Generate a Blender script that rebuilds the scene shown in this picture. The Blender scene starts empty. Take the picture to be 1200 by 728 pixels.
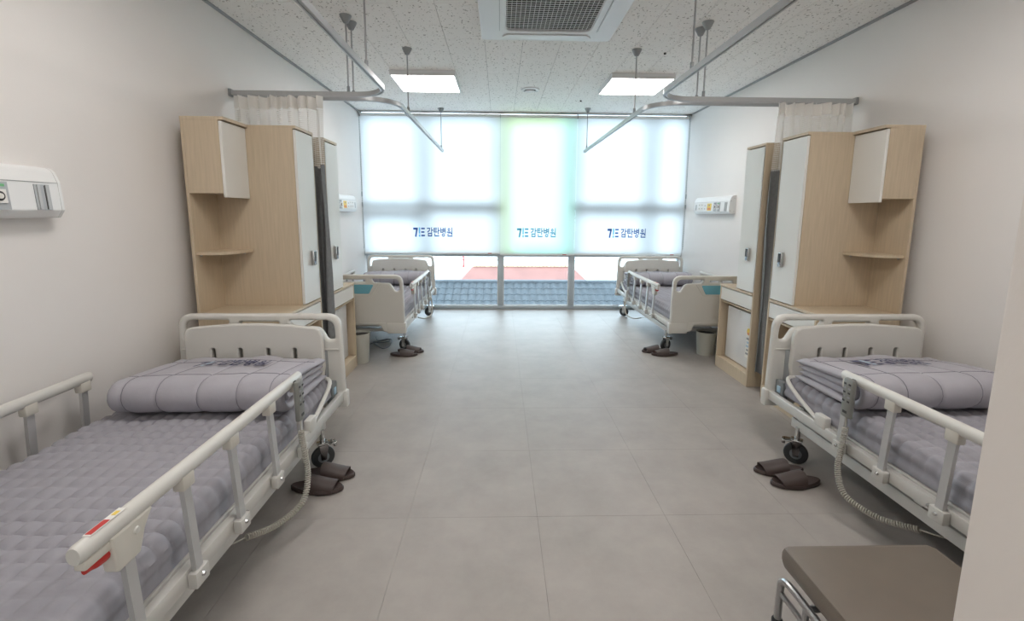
import bpy, bmesh, math, random
from mathutils import Vector, Matrix
random.seed(7)
scene = bpy.context.scene
COL = scene.collection
PI = math.pi

# ------------------------------------------------------------------ camera
F_PX, CX, CY, W, H = 535.0, 600.0, 328.0, 1200.0, 728.0      # pixel frame of the photograph
pitch = math.atan(78.0 / F_PX)
yaw = math.atan(14.5 / F_PX * math.cos(pitch))
roll = math.radians(0.4)
fw = Vector((math.sin(yaw) * math.cos(pitch), math.cos(yaw) * math.cos(pitch), -math.sin(pitch)))
r0 = Vector((math.cos(yaw), -math.sin(yaw), 0)); u0 = r0.cross(fw)
rt = r0 * math.cos(roll) + u0 * math.sin(roll); up = rt.cross(fw)
cd = bpy.data.cameras.new('camera'); cam = bpy.data.objects.new('camera', cd); COL.objects.link(cam)
cam.matrix_world = Matrix(((rt.x, up.x, -fw.x, 0), (rt.y, up.y, -fw.y, 0), (rt.z, up.z, -fw.z, 1.40), (0, 0, 0, 1)))
cd.sensor_width = 36.0; cd.lens = 36.0 * F_PX / W
cd.shift_x = 0.0; cd.shift_y = -(H / 2 - CY) / W
cd.clip_start = 0.02; cd.clip_end = 200
scene.camera = cam

# ------------------------------------------------------------------ sky and exposure
world = bpy.data.worlds.new('overcast_sky'); scene.world = world
world.use_nodes = True
bg = world.node_tree.nodes['Background']
bg.inputs[0].default_value = (0.74, 0.89, 1.0, 1); bg.inputs[1].default_value = 7.8
LAMP_EMIT = 16.5
vs = scene.view_settings
vs.view_transform = 'Standard'; vs.look = 'None'; vs.exposure = 0.0; vs.gamma = 1.0; vs.use_curve_mapping = False
scene.cycles.max_bounces = 10; scene.cycles.diffuse_bounces = 6; scene.cycles.transparent_max_bounces = 16
scene.cycles.caustics_reflective = False; scene.cycles.caustics_refractive = False

XL, XR, YW, ZC = -1.95, 2.66, 6.62, 2.78

# ------------------------------------------------------------------ materials
def mat(name, col, rough=0.5, metal=0.0, noise=0.0, nscale=8.0, bump=0.0, bscale=60.0, stretch=None, spec=0.5, coord='Object'):
    m = bpy.data.materials.new(name); m.use_nodes = True
    nt = m.node_tree; b = nt.nodes['Principled BSDF']
    b.inputs['Base Color'].default_value = (*col, 1); b.inputs['Roughness'].default_value = rough
    b.inputs['Metallic'].default_value = metal; b.inputs['Specular IOR Level'].default_value = spec
    if noise or bump:
        if coord == 'World':
            src = nt.nodes.new('ShaderNodeNewGeometry').outputs['Position']
        else:
            src = nt.nodes.new('ShaderNodeTexCoord').outputs['Object']
        mp = nt.nodes.new('ShaderNodeMapping'); nt.links.new(src, mp.inputs[0])
        if stretch: mp.inputs['Scale'].default_value = stretch
    if noise:
        n = nt.nodes.new('ShaderNodeTexNoise'); n.inputs['Scale'].default_value = nscale; n.inputs['Detail'].default_value = 6
        nt.links.new(mp.outputs[0], n.inputs['Vector'])
        r = nt.nodes.new('ShaderNodeValToRGB')
        r.color_ramp.elements[0].position = 0.3; r.color_ramp.elements[1].position = 0.7
        r.color_ramp.elements[0].color = (*[c * (1 - noise) for c in col], 1)
        r.color_ramp.elements[1].color = (*[min(1, c * (1 + noise)) for c in col], 1)
        nt.links.new(n.outputs['Fac'], r.inputs[0]); nt.links.new(r.outputs[0], b.inputs['Base Color'])
    if bump:
        n2 = nt.nodes.new('ShaderNodeTexNoise'); n2.inputs['Scale'].default_value = bscale; n2.inputs['Detail'].default_value = 4
        nt.links.new(mp.outputs[0], n2.inputs['Vector'])
        bp = nt.nodes.new('ShaderNodeBump'); bp.inputs['Strength'].default_value = bump; bp.inputs['Distance'].default_value = 0.002
        nt.links.new(n2.outputs['Fac'], bp.inputs['Height']); nt.links.new(bp.outputs[0], b.inputs['Normal'])
    return m

M = {}
M['wall'] = mat('wall_paint', (0.80, 0.775, 0.755), 0.65, noise=0.015, nscale=2.0, bump=0.15, bscale=220)
M['jamb'] = mat('jamb_paint', (0.76, 0.70, 0.65), 0.5, bump=0.1, bscale=200)
M['slab'] = mat('ceiling_slab', (0.30, 0.30, 0.30), 0.9, noise=0.05)
M['floor'] = mat('vinyl_tile', (0.368, 0.340, 0.316), 0.46, noise=0.10, nscale=3.6, bump=0.06, bscale=90, coord='World', spec=0.3)
for n_ in M['floor'].node_tree.nodes:
    if n_.type == 'TEX_NOISE' and n_.inputs['Scale'].default_value < 10: n_.inputs['Detail'].default_value = 12; n_.inputs['Roughness'].default_value = 0.68
M['grout'] = mat('floor_seam', (0.22, 0.205, 0.195), 0.8, noise=0.05)
M['wood'] = mat('birch_laminate', (0.545, 0.447, 0.322), 0.45, noise=0.07, nscale=6.0, stretch=(14, 14, 0.8))
M['wood_edge'] = mat('birch_edge_band', (0.52, 0.40, 0.28), 0.5, noise=0.06, nscale=6.0, stretch=(2, 2, 2))
M['white_lam'] = mat('white_laminate', (0.74, 0.735, 0.70), 0.35, bump=0.05, bscale=150)
M['ivory'] = mat('ivory_plastic', (0.635, 0.625, 0.59), 0.38, bump=0.04, bscale=300)
M['ivory_metal'] = mat('ivory_painted_steel', (0.57, 0.56, 0.53), 0.32, bump=0.02)
M['rail_grey'] = mat('grey_aluminium_post', (0.52, 0.52, 0.52), 0.35, 0.35, bump=0.02)
M['cream'] = mat('cream_plastic', (0.60, 0.575, 0.515), 0.4, bump=0.03)
M['pad'] = mat('quilted_pad', (0.33, 0.325, 0.36), 0.85, noise=0.03, nscale=30, bump=0.35, bscale=500)
M['comforter'] = mat('comforter_cloth', (0.40, 0.39, 0.43), 0.8, noise=0.03, nscale=12, bump=0.9, bscale=28)
M['stitch'] = mat('stitch_thread', (0.20, 0.195, 0.22), 0.9, bump=0.02)
M['navy'] = mat('navy_print', (0.010, 0.017, 0.075), 0.6, bump=0.02)
M['rubber'] = mat('dark_rubber', (0.035, 0.04, 0.042), 0.55, bump=0.05)
M['hub'] = mat('grey_hub', (0.20, 0.22, 0.23), 0.4, bump=0.03)
M['chrome'] = mat('chrome', (0.62, 0.63, 0.63), 0.16, 1.0, bump=0.01)
M['steel'] = mat('brushed_steel', (0.45, 0.45, 0.46), 0.28, 0.9, bump=0.05)
M['alu'] = mat('track_aluminium', (0.52, 0.53, 0.54), 0.35, 0.55, bump=0.03)
M['hanger'] = mat('hanger_grey_plastic', (0.30, 0.32, 0.33), 0.5, bump=0.03)
M['red'] = mat('red_plastic', (0.50, 0.03, 0.025), 0.4, bump=0.03)
M['label_white'] = mat('white_sticker', (0.80, 0.79, 0.76), 0.4, bump=0.02)
M['label_yellow'] = mat('yellow_sticker', (0.85, 0.62, 0.10), 0.4, bump=0.02)
M['label_orange'] = mat('orange_print', (0.75, 0.30, 0.12), 0.4, bump=0.02)
M['label_green'] = mat('green_print', (0.15, 0.45, 0.20), 0.4, bump=0.02)
M['label_blue'] = mat('pale_blue_print', (0.38, 0.55, 0.68), 0.4, bump=0.02)
M['print_grey'] = mat('grey_print', (0.30, 0.31, 0.33), 0.5, bump=0.02)
M['blue_panel'] = mat('sky_blue_panel', (0.16, 0.44, 0.56), 0.4, bump=0.03)
M['remote'] = mat('remote_grey', (0.23, 0.235, 0.22), 0.45, bump=0.05)
M['dark'] = mat('dark_plastic', (0.035, 0.035, 0.035), 0.45, bump=0.03)
M['cord'] = mat('cord_beige', (0.47, 0.45, 0.40), 0.45, bump=0.03)
M['brown'] = mat('slipper_brown', (0.060, 0.042, 0.038), 0.5, noise=0.08, bump=0.08, bscale=200)
M['vinyl'] = mat('taupe_vinyl', (0.165, 0.135, 0.108), 0.42, noise=0.04, nscale=14, bump=0.25, bscale=320)
M['bin'] = mat('bin_grey_green', (0.48, 0.48, 0.43), 0.5, bump=0.03)
M['fridge'] = mat('fridge_white', (0.76, 0.77, 0.77), 0.25, bump=0.02)
M['med'] = mat('console_white', (0.80, 0.81, 0.81), 0.3, bump=0.02)
M['med_grey'] = mat('console_grey', (0.42, 0.44, 0.46), 0.35, bump=0.02)
M['acw'] = mat('cassette_white', (0.76, 0.77, 0.78), 0.35, bump=0.02)
M['ac_dark'] = mat('filter_dark', (0.045, 0.038, 0.034), 0.8, noise=0.1, nscale=30)
M['winframe'] = mat('window_frame_silver', (0.50, 0.56, 0.60), 0.35, 0.2, bump=0.03)
M['winwhite'] = mat('window_bead_white', (0.85, 0.88, 0.89), 0.4, bump=0.02)
M['trim'] = mat('grey_moulding', (0.33, 0.34, 0.35), 0.5, bump=0.03)
M['curt_grey'] = mat('curtain_grey', (0.20, 0.205, 0.21), 0.85, noise=0.08, nscale=40, bump=0.3, bscale=300)
M['curt_head'] = mat('curtain_header', (0.88, 0.87, 0.84), 0.8, bump=0.2, bscale=300)
M['slate'] = mat('slate_tile', (0.030, 0.038, 0.045), 0.7, noise=0.25, nscale=5, coord='World')
M['terracotta'] = mat('red_roof', (0.20, 0.085, 0.07), 0.7, noise=0.12, nscale=1.2, coord='World')
M['stucco'] = mat('white_stucco', (0.80, 0.80, 0.78), 0.8, noise=0.04, nscale=2, coord='World')
M['cream_wall'] = mat('cream_parapet', (0.62, 0.48, 0.32), 0.8, noise=0.1, nscale=4, coord='World')
M['ground'] = mat('street_ground', (0.30, 0.30, 0.29), 0.9, noise=0.15, nscale=0.6, coord='World')

# ceiling tile with pits
m = mat('mineral_tile', (0.70, 0.685, 0.66), 0.85); M['ctile'] = m
nt = m.node_tree; b = nt.nodes['Principled BSDF']
g = nt.nodes.new('ShaderNodeNewGeometry')
vo = nt.nodes.new('ShaderNodeTexNoise'); vo.inputs['Scale'].default_value = 62; vo.inputs['Detail'].default_value = 1.5
mp = nt.nodes.new('ShaderNodeMapping'); mp.inputs['Scale'].default_value = (1, 0.75, 1); nt.links.new(g.outputs['Position'], mp.inputs[0])
nt.links.new(mp.outputs[0], vo.inputs['Vector'])
r = nt.nodes.new('ShaderNodeValToRGB'); r.color_ramp.elements[0].position = 0.315; r.color_ramp.elements[1].position = 0.36
r.color_ramp.elements[0].color = (0.42, 0.40, 0.38, 1); r.color_ramp.elements[1].color = (0.90, 0.885, 0.86, 1)
nt.links.new(vo.outputs['Fac'], r.inputs[0]); nt.links.new(r.outputs[0], b.inputs['Base Color'])

def emit(name, col, s):
    m = bpy.data.materials.new(name); m.use_nodes = True; nt = m.node_tree
    b = nt.nodes['Principled BSDF']; b.inputs['Base Color'].default_value = (0.9, 0.9, 0.9, 1)
    b.inputs['Emission Color'].default_value = (*col, 1); b.inputs['Emission Strength'].default_value = s
    return m
M['lamp'] = emit('led_diffuser', (1.0, 0.955, 0.915), LAMP_EMIT)
M['screen'] = emit('lock_display', (0.2, 0.5, 0.3), 0.15)

def glass(name):
    m = bpy.data.materials.new(name); m.use_nodes = True; nt = m.node_tree; nt.nodes.clear()
    o = nt.nodes.new('ShaderNodeOutputMaterial'); mx = nt.nodes.new('ShaderNodeMixShader')
    t = nt.nodes.new('ShaderNodeBsdfTransparent'); t.inputs[0].default_value = (0.93, 0.96, 0.97, 1)
    gl = nt.nodes.new('ShaderNodeBsdfGlossy'); gl.inputs['Roughness'].default_value = 0.01
    fr = nt.nodes.new('ShaderNodeFresnel'); fr.inputs[0].default_value = 1.5
    nt.links.new(fr.outputs[0], mx.inputs[0]); nt.links.new(t.outputs[0], mx.inputs[1]); nt.links.new(gl.outputs[0], mx.inputs[2])
    nt.links.new(mx.outputs[0], o.inputs[0]); return m
M['glass'] = glass('clear_glass')

def fabric(name, col, tcol, f=0.86):
    m = bpy.data.materials.new(name); m.use_nodes = True; nt = m.node_tree; nt.nodes.clear()
    o = nt.nodes.new('ShaderNodeOutputMaterial'); mx = nt.nodes.new('ShaderNodeMixShader'); mx.inputs[0].default_value = f
    d = nt.nodes.new('ShaderNodeBsdfDiffuse'); d.inputs[0].default_value = (*col, 1)
    t = nt.nodes.new('ShaderNodeBsdfTranslucent'); t.inputs[0].default_value = (*tcol, 1)
    tc = nt.nodes.new('ShaderNodeTexCoord'); n = nt.nodes.new('ShaderNodeTexNoise'); n.inputs['Scale'].default_value = 350
    bp = nt.nodes.new('ShaderNodeBump'); bp.inputs['Strength'].default_value = 0.1; bp.inputs['Distance'].default_value = 0.001
    nt.links.new(tc.outputs['Object'], n.inputs['Vector']); nt.links.new(n.outputs['Fac'], bp.inputs['Height'])
    nt.links.new(bp.outputs[0], d.inputs['Normal'])
    nt.links.new(d.outputs[0], mx.inputs[1]); nt.links.new(t.outputs[0], mx.inputs[2]); nt.links.new(mx.outputs[0], o.inputs[0])
    return m
M['blind'] = fabric('blind_white', (0.85, 0.87, 0.88), (0.88, 0.89, 0.89))
M['blind_light_tint'] = fabric('blind_light_tint', (0.85, 0.88, 0.86), (0.87, 0.90, 0.87))  # greenish light from behind the middle blind, put into its fabric colour
M['print_navy'] = fabric('blind_print_navy', (0.05, 0.11, 0.32), (0.07, 0.14, 0.40), 0.5)
M['print_sky'] = fabric('blind_print_sky', (0.15, 0.50, 0.80), (0.20, 0.58, 0.85), 0.5)
M['print_backlit'] = fabric('blind_print_backlit', (0.08, 0.30, 0.45), (0.10, 0.38, 0.55), 0.5)  # navy print with its tinted backlit brightness put into the colour

# open net of the curtain's upper part
m = bpy.data.materials.new('curtain_net'); m.use_nodes = True; nt = m.node_tree; nt.nodes.clear(); M['net'] = m
o = nt.nodes.new('ShaderNodeOutputMaterial'); mx = nt.nodes.new('ShaderNodeMixShader')
tr = nt.nodes.new('ShaderNodeBsdfTransparent'); df = nt.nodes.new('ShaderNodeBsdfDiffuse'); df.inputs[0].default_value = (0.82, 0.80, 0.76, 1)
tc = nt.nodes.new('ShaderNodeTexCoord'); sp = nt.nodes.new('ShaderNodeSeparateXYZ'); nt.links.new(tc.outputs['UV'], sp.inputs[0])
outs = []
for ax in ('X', 'Y'):
    mu = nt.nodes.new('ShaderNodeMath'); mu.operation = 'MULTIPLY'; mu.inputs[1].default_value = 70; nt.links.new(sp.outputs[ax], mu.inputs[0])
    fr = nt.nodes.new('ShaderNodeMath'); fr.operation = 'FRACT'; nt.links.new(mu.outputs[0], fr.inputs[0])
    ls = nt.nodes.new('ShaderNodeMath'); ls.operation = 'LESS_THAN'; ls.inputs[1].default_value = 0.30; nt.links.new(fr.outputs[0], ls.inputs[0])
    outs.append(ls)
mm = nt.nodes.new('ShaderNodeMath'); mm.operation = 'MAXIMUM'; nt.links.new(outs[0].outputs[0], mm.inputs[0]); nt.links.new(outs[1].outputs[0], mm.inputs[1])
nt.links.new(mm.outputs[0], mx.inputs[0]); nt.links.new(tr.outputs[0], mx.inputs[1]); nt.links.new(df.outputs[0], mx.inputs[2]); nt.links.new(mx.outputs[0], o.inputs[0])

# ------------------------------------------------------------------ mesh helpers
class MB:
    def __init__(s): s.v = []; s.f = []
    def quad(s, *p):
        n = len(s.v); s.v += [tuple(q) for q in p]; s.f.append(tuple(range(n, n + len(p)))); return s
    def box(s, x0, x1, y0, y1, z0, z1, bev=0.0):
        if x0 > x1: x0, x1 = x1, x0
        if y0 > y1: y0, y1 = y1, y0
        if z0 > z1: z0, z1 = z1, z0
        bm = bmesh.new()
        bmesh.ops.create_cube(bm, size=1.0)
        for v in bm.verts:
            v.co = Vector(((x0 + x1) / 2 + v.co.x * (x1 - x0), (y0 + y1) / 2 + v.co.y * (y1 - y0), (z0 + z1) / 2 + v.co.z * (z1 - z0)))
        if bev > 0:
            bev = min(bev, 0.45 * min(x1 - x0, y1 - y0, z1 - z0))
            bmesh.ops.bevel(bm, geom=list(bm.edges), offset=bev, segments=2 if bev > 0.002 else 1, profile=0.5, affect='EDGES')
        s.add_bm(bm); bm.free(); return s
    def add_bm(s, bm):
        n = len(s.v); bm.verts.ensure_lookup_table(); bm.verts.index_update()
        s.v += [tuple(v.co) for v in bm.verts]; s.f += [tuple(n + v.index for v in f.verts) for f in bm.faces]
    def add_mesh(s, me):
        n = len(s.v); s.v += [tuple(v.co) for v in me.vertices]; s.f += [tuple(n + i for i in p.vertices) for p in me.polygons]; return s
    def tube(s, pts, r, sides=8, caps=True, flat=1.0, upv=(0, 0, 1)):
        pts = [Vector(p) for p in pts]; n = len(pts); base = len(s.v)
        prev = None
        for i, p in enumerate(pts):
            t = (pts[min(i + 1, n - 1)] - pts[max(i - 1, 0)]).normalized()
            if prev is None:
                a = Vector(upv)
                if abs(a.dot(t)) > 0.95: a = Vector((1, 0, 0))
                a = (a - t * a.dot(t)).normalized()
            else:
                a = (prev - t * prev.dot(t)).normalized()
            prev = a; b = t.cross(a)
            rr = r[i] if isinstance(r, (list, tuple)) else r
            for k in range(sides):
                an = 2 * PI * k / sides
                s.v.append(tuple(p + a * (math.cos(an) * rr) + b * (math.sin(an) * rr * flat)))
        for i in range(n - 1):
            for k in range(sides):
                k2 = (k + 1) % sides
                s.f.append((base + i * sides + k, base + i * sides + k2, base + (i + 1) * sides + k2, base + (i + 1) * sides + k))
        if caps:
            s.f.append(tuple(base + k for k in reversed(range(sides)))); s.f.append(tuple(base + (n - 1) * sides + k for k in range(sides)))
        return s
    def lathe(s, prof, sides=24, c=(0, 0, 0), axis='z'):
        base = len(s.v); n = len(prof)
        for (r, z) in prof:
            for k in range(sides):
                a = 2 * PI * k / sides; x, y = r * math.cos(a), r * math.sin(a)
                q = {'z': (x, y, z), 'x': (z, x, y), 'y': (x, z, y)}[axis]
                s.v.append((c[0] + q[0], c[1] + q[1], c[2] + q[2]))
        for i in range(n - 1):
            for k in range(sides):
                k2 = (k + 1) % sides
                s.f.append((base + i * sides + k, base + i * sides + k2, base + (i + 1) * sides + k2, base + (i + 1) * sides + k))
        s.f.append(tuple(base + k for k in range(sides))); s.f.append(tuple(base + (n - 1) * sides + k for k in range(sides)))
        return s
    def prism(s, poly, fn, a0, a1):
        """poly of 2D points swept from a0 to a1; fn(p, q, a) -> xyz"""
        base = len(s.v); n = len(poly)
        for a in (a0, a1): s.v += [fn(p, q, a) for p, q in poly]
        for k in range(n):
            k2 = (k + 1) % n; s.f.append((base + k, base + k2, base + n + k2, base + n + k))
        s.f.append(tuple(base + k for k in reversed(range(n)))); s.f.append(tuple(base + n + k for k in range(n)))
        return s
    def mesh(s, name, angle=35):
        me = bpy.data.meshes.new(name); me.from_pydata(s.v, [], s.f)
        bm = bmesh.new(); bm.from_mesh(me); bmesh.ops.recalc_face_normals(bm, faces=bm.faces); bm.to_mesh(me); bm.free()
        me.shade_smooth(); me.set_sharp_from_angle(angle=math.radians(angle)); me.update(); return me
    def build(s, name, material, parent=None, loc=(0, 0, 0), angle=35):
        return obj(name, s.mesh(name, angle), material, parent, loc)

def obj(name, me, material, parent=None, loc=(0, 0, 0)):
    o = bpy.data.objects.new(name, me); COL.objects.link(o)
    if material and len(me.materials) == 0: me.materials.append(M[material])
    o.parent = parent; o.location = loc; return o
def tag(o, label, cat, group=None):
    o['label'] = label; o['category'] = cat
    if group: o['group'] = group
    return o
def thing(name, label, cat, loc=(0, 0, 0), rz=0, group=None):
    o = bpy.data.objects.new(name, None); COL.objects.link(o); o.empty_display_size = 0.1
    o.location = loc; o.rotation_euler.z = rz; return tag(o, label, cat, group)
def struct(o): o['kind'] = 'structure'; return o
def copy_tree(o, parent=None):
    c = o.copy(); COL.objects.link(c); c.parent = parent
    for ch in list(o.children): copy_tree(ch, c)
    return c
def rpoly(pts, seg=6):
    """polygon with rounded corners: pts (x, y, r)"""
    out = []; n = len(pts)
    for i in range(n):
        x, y, r = pts[i]; p = Vector((x, y)); a = Vector(pts[i - 1][:2]); c = Vector(pts[(i + 1) % n][:2])
        if r <= 0: out.append((x, y)); continue
        d1 = (a - p); d2 = (c - p); l1, l2 = d1.length, d2.length; d1.normalize(); d2.normalize()
        ang = math.acos(max(-1, min(1, d1.dot(d2)))); t = min(r / math.tan(ang / 2), l1 * 0.49, l2 * 0.49)
        p1, p2 = p + d1 * t, p + d2 * t
        for k in range(seg + 1):
            q = k / seg; b = p1 * (1 - q) ** 2 + p * 2 * q * (1 - q) + p2 * q * q; out.append((b.x, b.y))
    return out
def plate2d(outlines, thick, bev=0.004, res=2):
    """filled 2D shape with holes, extruded; returned mesh lies in XZ, thickness along Y centred on 0"""
    cu = bpy.data.curves.new('tmp', 'CURVE'); cu.dimensions = '2D'; cu.fill_mode = 'BOTH'
    cu.extrude = thick / 2 - bev; cu.bevel_depth = bev; cu.bevel_resolution = res; cu.offset = -bev
    for pts in outlines:
        sp = cu.splines.new('POLY'); sp.points.add(len(pts) - 1)
        for i, (x, y) in enumerate(pts): sp.points[i].co = (x, y, 0, 1)
        sp.use_cyclic_u = True
    o = bpy.data.objects.new('tmp', cu); COL.objects.link(o)
    dg = bpy.context.evaluated_depsgraph_get(); me = bpy.data.meshes.new_from_object(o.evaluated_get(dg))
    bpy.data.objects.remove(o); bpy.data.curves.remove(cu)
    mb = MB(); mb.v = [(v.co.x, -v.co.z, v.co.y) for v in me.vertices]; mb.f = [tuple(p.vertices) for p in me.polygons]
    bpy.data.meshes.remove(me); return mb
def arc(cx, cy, r, a0, a1, n=8):
    return [(cx + r * math.cos(math.radians(a0 + (a1 - a0) * k / n)), cy + r * math.sin(math.radians(a0 + (a1 - a0) * k / n))) for k in range(n + 1)]
def smooth_path(pts, n=8):
    pts = [Vector(p) for p in pts]; out = []
    for i in range(len(pts) - 1):
        p0 = pts[max(i - 1, 0)]; p1 = pts[i]; p2 = pts[i + 1]; p3 = pts[min(i + 2, len(pts) - 1)]
        for k in range(n):
            t = k / n
            out.append(0.5 * ((2 * p1) + (p2 - p0) * t + (2 * p0 - 5 * p1 + 4 * p2 - p3) * t * t + (3 * p1 - p0 - 3 * p2 + p3) * t ** 3))
    out.append(pts[-1]); return out

# ------------------------------------------------------------------ lettering: strokes as flat quads in a unit cell
def seg(x0, y0, x1, y1, w=0.13):
    d = Vector((x1 - x0, y1 - y0)); d.normalize(); n = Vector((-d.y, d.x)) * w / 2; e = d * w / 2 * 0.9
    return [(x0 - e.x + n.x, y0 - e.y + n.y), (x0 - e.x - n.x, y0 - e.y - n.y), (x1 + e.x - n.x, y1 + e.y - n.y), (x1 + e.x + n.x, y1 + e.y + n.y)]
def ring(cx, cy, rx, ry, w=0.12, n=16):
    q = []
    for k in range(n):
        a, b_ = 2 * PI * k / n, 2 * PI * (k + 1) / n
        q.append([(cx + rx * math.cos(a), cy + ry * math.sin(a)), (cx + (rx - w) * math.cos(a), cy + (ry - w) * math.sin(a)),
                  (cx + (rx - w) * math.cos(b_), cy + (ry - w) * math.sin(b_)), (cx + rx * math.cos(b_), cy + ry * math.sin(b_))])
    return q
GLYPH = [
    [seg(.08, .92, .46, .92), seg(.46, .92, .40, .70), seg(.40, .70, .14, .52), seg(.74, .98, .74, .44), seg(.74, .72, .92, .72),
     seg(.22, .34, .74, .34), seg(.22, .06, .74, .06), seg(.22, .34, .22, .06), seg(.74, .34, .74, .06)],
    [seg(.08, .93, .50, .93), seg(.08, .73, .46, .73), seg(.08, .52, .54, .52), seg(.08, .93, .08, .52), seg(.74, .98, .74, .30),
     seg(.74, .68, .92, .68), seg(.20, .30, .20, .06), seg(.20, .06, .82, .06)],
    [seg(.08, .95, .08, .50), seg(.46, .95, .46, .50), seg(.08, .73, .46, .73), seg(.08, .50, .46, .50), seg(.80, .98, .80, .40),
     seg(.56, .82, .80, .82), seg(.56, .62, .80, .62)] + ring(.50, .17, .26, .19),
    ring(.34, .79, .20, .18) + [seg(.06, .50, .62, .50), seg(.34, .50, .34, .32), seg(.82, .98, .82, .22), seg(.60, .36, .82, .36),
     seg(.18, .26, .18, .05), seg(.18, .05, .84, .05)],
]
MARK_A = [seg(.02, .88, .52, .88, .24), seg(.50, .88, .30, .06, .24), seg(1.22, .90, 1.62, .90, .18), seg(1.22, .50, 1.56, .50, .18), seg(1.22, .10, 1.62, .10, .18)]
MARK_B = [seg(.88, .92, .88, .42, .22), seg(.88, .12, .88, .06, .22)]
def logo_quads():
    a = [[(x, y) for x, y in q] for q in MARK_A]; b_ = MARK_B; c = []
    for i, g in enumerate(GLYPH): c += [[(x * 0.98 + 2.02 + i * 1.02, y) for x, y in q] for q in g]
    return a, b_, c        # width about 6.1 units, height 1
def print_mesh(name, quads, fn, sub=1):
    mb = MB()
    for q in quads: mb.quad(*[fn(x, y) for x, y in q])
    return mb.mesh(name)

# ================================================================== THE SETTING
# floor of tiles
FX, FY, FP = 0.178, 1.945, 0.6
Y0 = 0.40
floor = struct(MB().box(XL - 0.1, XR + 0.1, Y0 - 0.25, YW + 0.1, -0.10, -0.004).build('floor', 'grout'))
tile_me = MB().box(-0.5, 0.5, -0.5, 0.5, -0.010, 0.0).mesh('floor_tile')
def cells(o, p, lo, hi):
    e = [lo]; k = math.floor((lo - o) / p) + 1
    while o + k * p < hi - 1e-4: e.append(o + k * p); k += 1
    e.append(hi); return [(a, b) for a, b in zip(e[:-1], e[1:]) if b - a > 0.02]
for (xa, xb) in cells(FX, FP, XL, XR):
    for (ya, yb) in cells(FY, FP, Y0 - 0.25, YW - 0.02):
        t = obj('floor_tile', tile_me, 'floor', floor, ((xa + xb) / 2, (ya + yb) / 2, 0)); t.scale = (xb - xa - 0.0009, yb - ya - 0.0009, 1)
# ceiling of mineral tiles
ceiling = struct(MB().box(XL - 0.1, XR + 0.1, Y0 - 0.25, YW + 0.1, ZC + 0.006, ZC + 0.12).build('ceiling', 'slab'))
ct_me = MB().box(-0.5, 0.5, -0.5, 0.5, 0.0, 0.008).mesh('ceiling_tile')
for i, (xa, xb) in enumerate(cells(-0.13, 0.3125, XL, XR)):
    for (ya, yb) in cells(4.21 + (0.3 if round((xa + 0.13) / 0.3125) % 2 else 0), 0.6, Y0, YW):
        t = obj('ceiling_tile', ct_me, 'ctile', ceiling, ((xa + xb) / 2, (ya + yb) / 2, ZC)); t.scale = (xb - xa - 0.003, yb - ya - 0.003, 1)
wl = struct(MB().box(XL - 0.12, XL, Y0 - 0.25, YW + 0.12, -0.1, ZC + 0.1).build('wall_left', 'wall'))
wr = struct(MB().box(XR, XR + 0.12, Y0 - 0.25, YW + 0.12, -0.1, ZC + 0.1).build('wall_right', 'wall'))
JX = 0.462
wf = struct(MB().box(XL - 0.12, -1.0, Y0 - 0.25, Y0, -0.1, ZC + 0.1).box(JX, XR + 0.12, Y0 - 0.25, Y0, -0.1, ZC + 0.1, 0.004)
            .box(-1.0, JX, Y0 - 0.25, Y0, 2.15, ZC + 0.1).build('wall_front', 'jamb'))
# corridor behind the doorway
struct(MB().box(-2.6, 3.2, -1.9, Y0 - 0.25, -0.1, 0.0).build('floor_corridor', 'floor'))
struct(MB().box(-2.6, 3.2, -1.9, Y0 - 0.25, 2.5, 2.6).build('ceiling_corridor', 'ctile'))
struct(MB().box(-2.6, 3.2, -2.0, -1.9, -0.1, 2.6).build('wall_back', 'wall'))
struct(MB().box(-2.7, -2.6, -2.0, Y0 - 0.25, -0.1, 2.6).build('wall_corridor_left', 'wall'))
struct(MB().box(3.2, 3.3, -2.0, Y0 - 0.25, -0.1, 2.6).build('wall_corridor_right', 'wall'))
# grey cornice strips
struct(MB().box(XL, XL + 0.014, Y0, YW - 0.06, ZC - 0.018, ZC).build('trim_1', 'trim'))
struct(MB().box(XR - 0.014, XR, Y0, YW - 0.06, ZC - 0.018, ZC).build('trim_2', 'trim'))
struct(MB().box(XL, XR, YW - 0.075, YW - 0.055, ZC - 0.014, ZC).build('trim_3', 'alu'))

# window wall
win = bpy.data.objects.new('window_1', None); COL.objects.link(win); win.location = (0, YW, 0); struct(win)
def frame(x0, x1, z0, z1, d0=0.0, d1=0.10, name='window_frame', m='winframe'): return MB().box(x0, x1, d0, d1, z0, z1, 0.004).build(name, m, win)
UD = 0.12
frame(XL, XR, -0.01, 0.045); frame(XL, XR, 2.745, ZC, 0.08, 0.20, 'window_frame', 'winwhite')
frame(XL, XR, 0.785, 0.85, 0.0, 0.20)
for x in (XL + 0.015, XR - 0.015): frame(x - 0.015, x + 0.015, 0.045, 2.745, 0.08, 0.20, 'window_frame', 'winwhite')
for x in (0.011, 1.052): frame(x - 0.036, x + 0.036, 0.045, 0.785); frame(x - 0.036, x + 0.036, 0.85, 2.745, UD, UD + .08)
frame(-1.92, -0.025, 1.46, 1.56, UD, UD + .08); frame(1.088, 2.63, 1.46, 1.56, UD, UD + .08)
for x in (-1.07, 2.14): frame(x - 0.04, x + 0.04, 0.85, 1.46, UD, UD + .08); frame(x - 0.04, x + 0.04, 1.56, 2.745, UD, UD + .08)
frame(-1.92, -1.11, 1.385, 1.42, UD, UD + .06)
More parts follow.
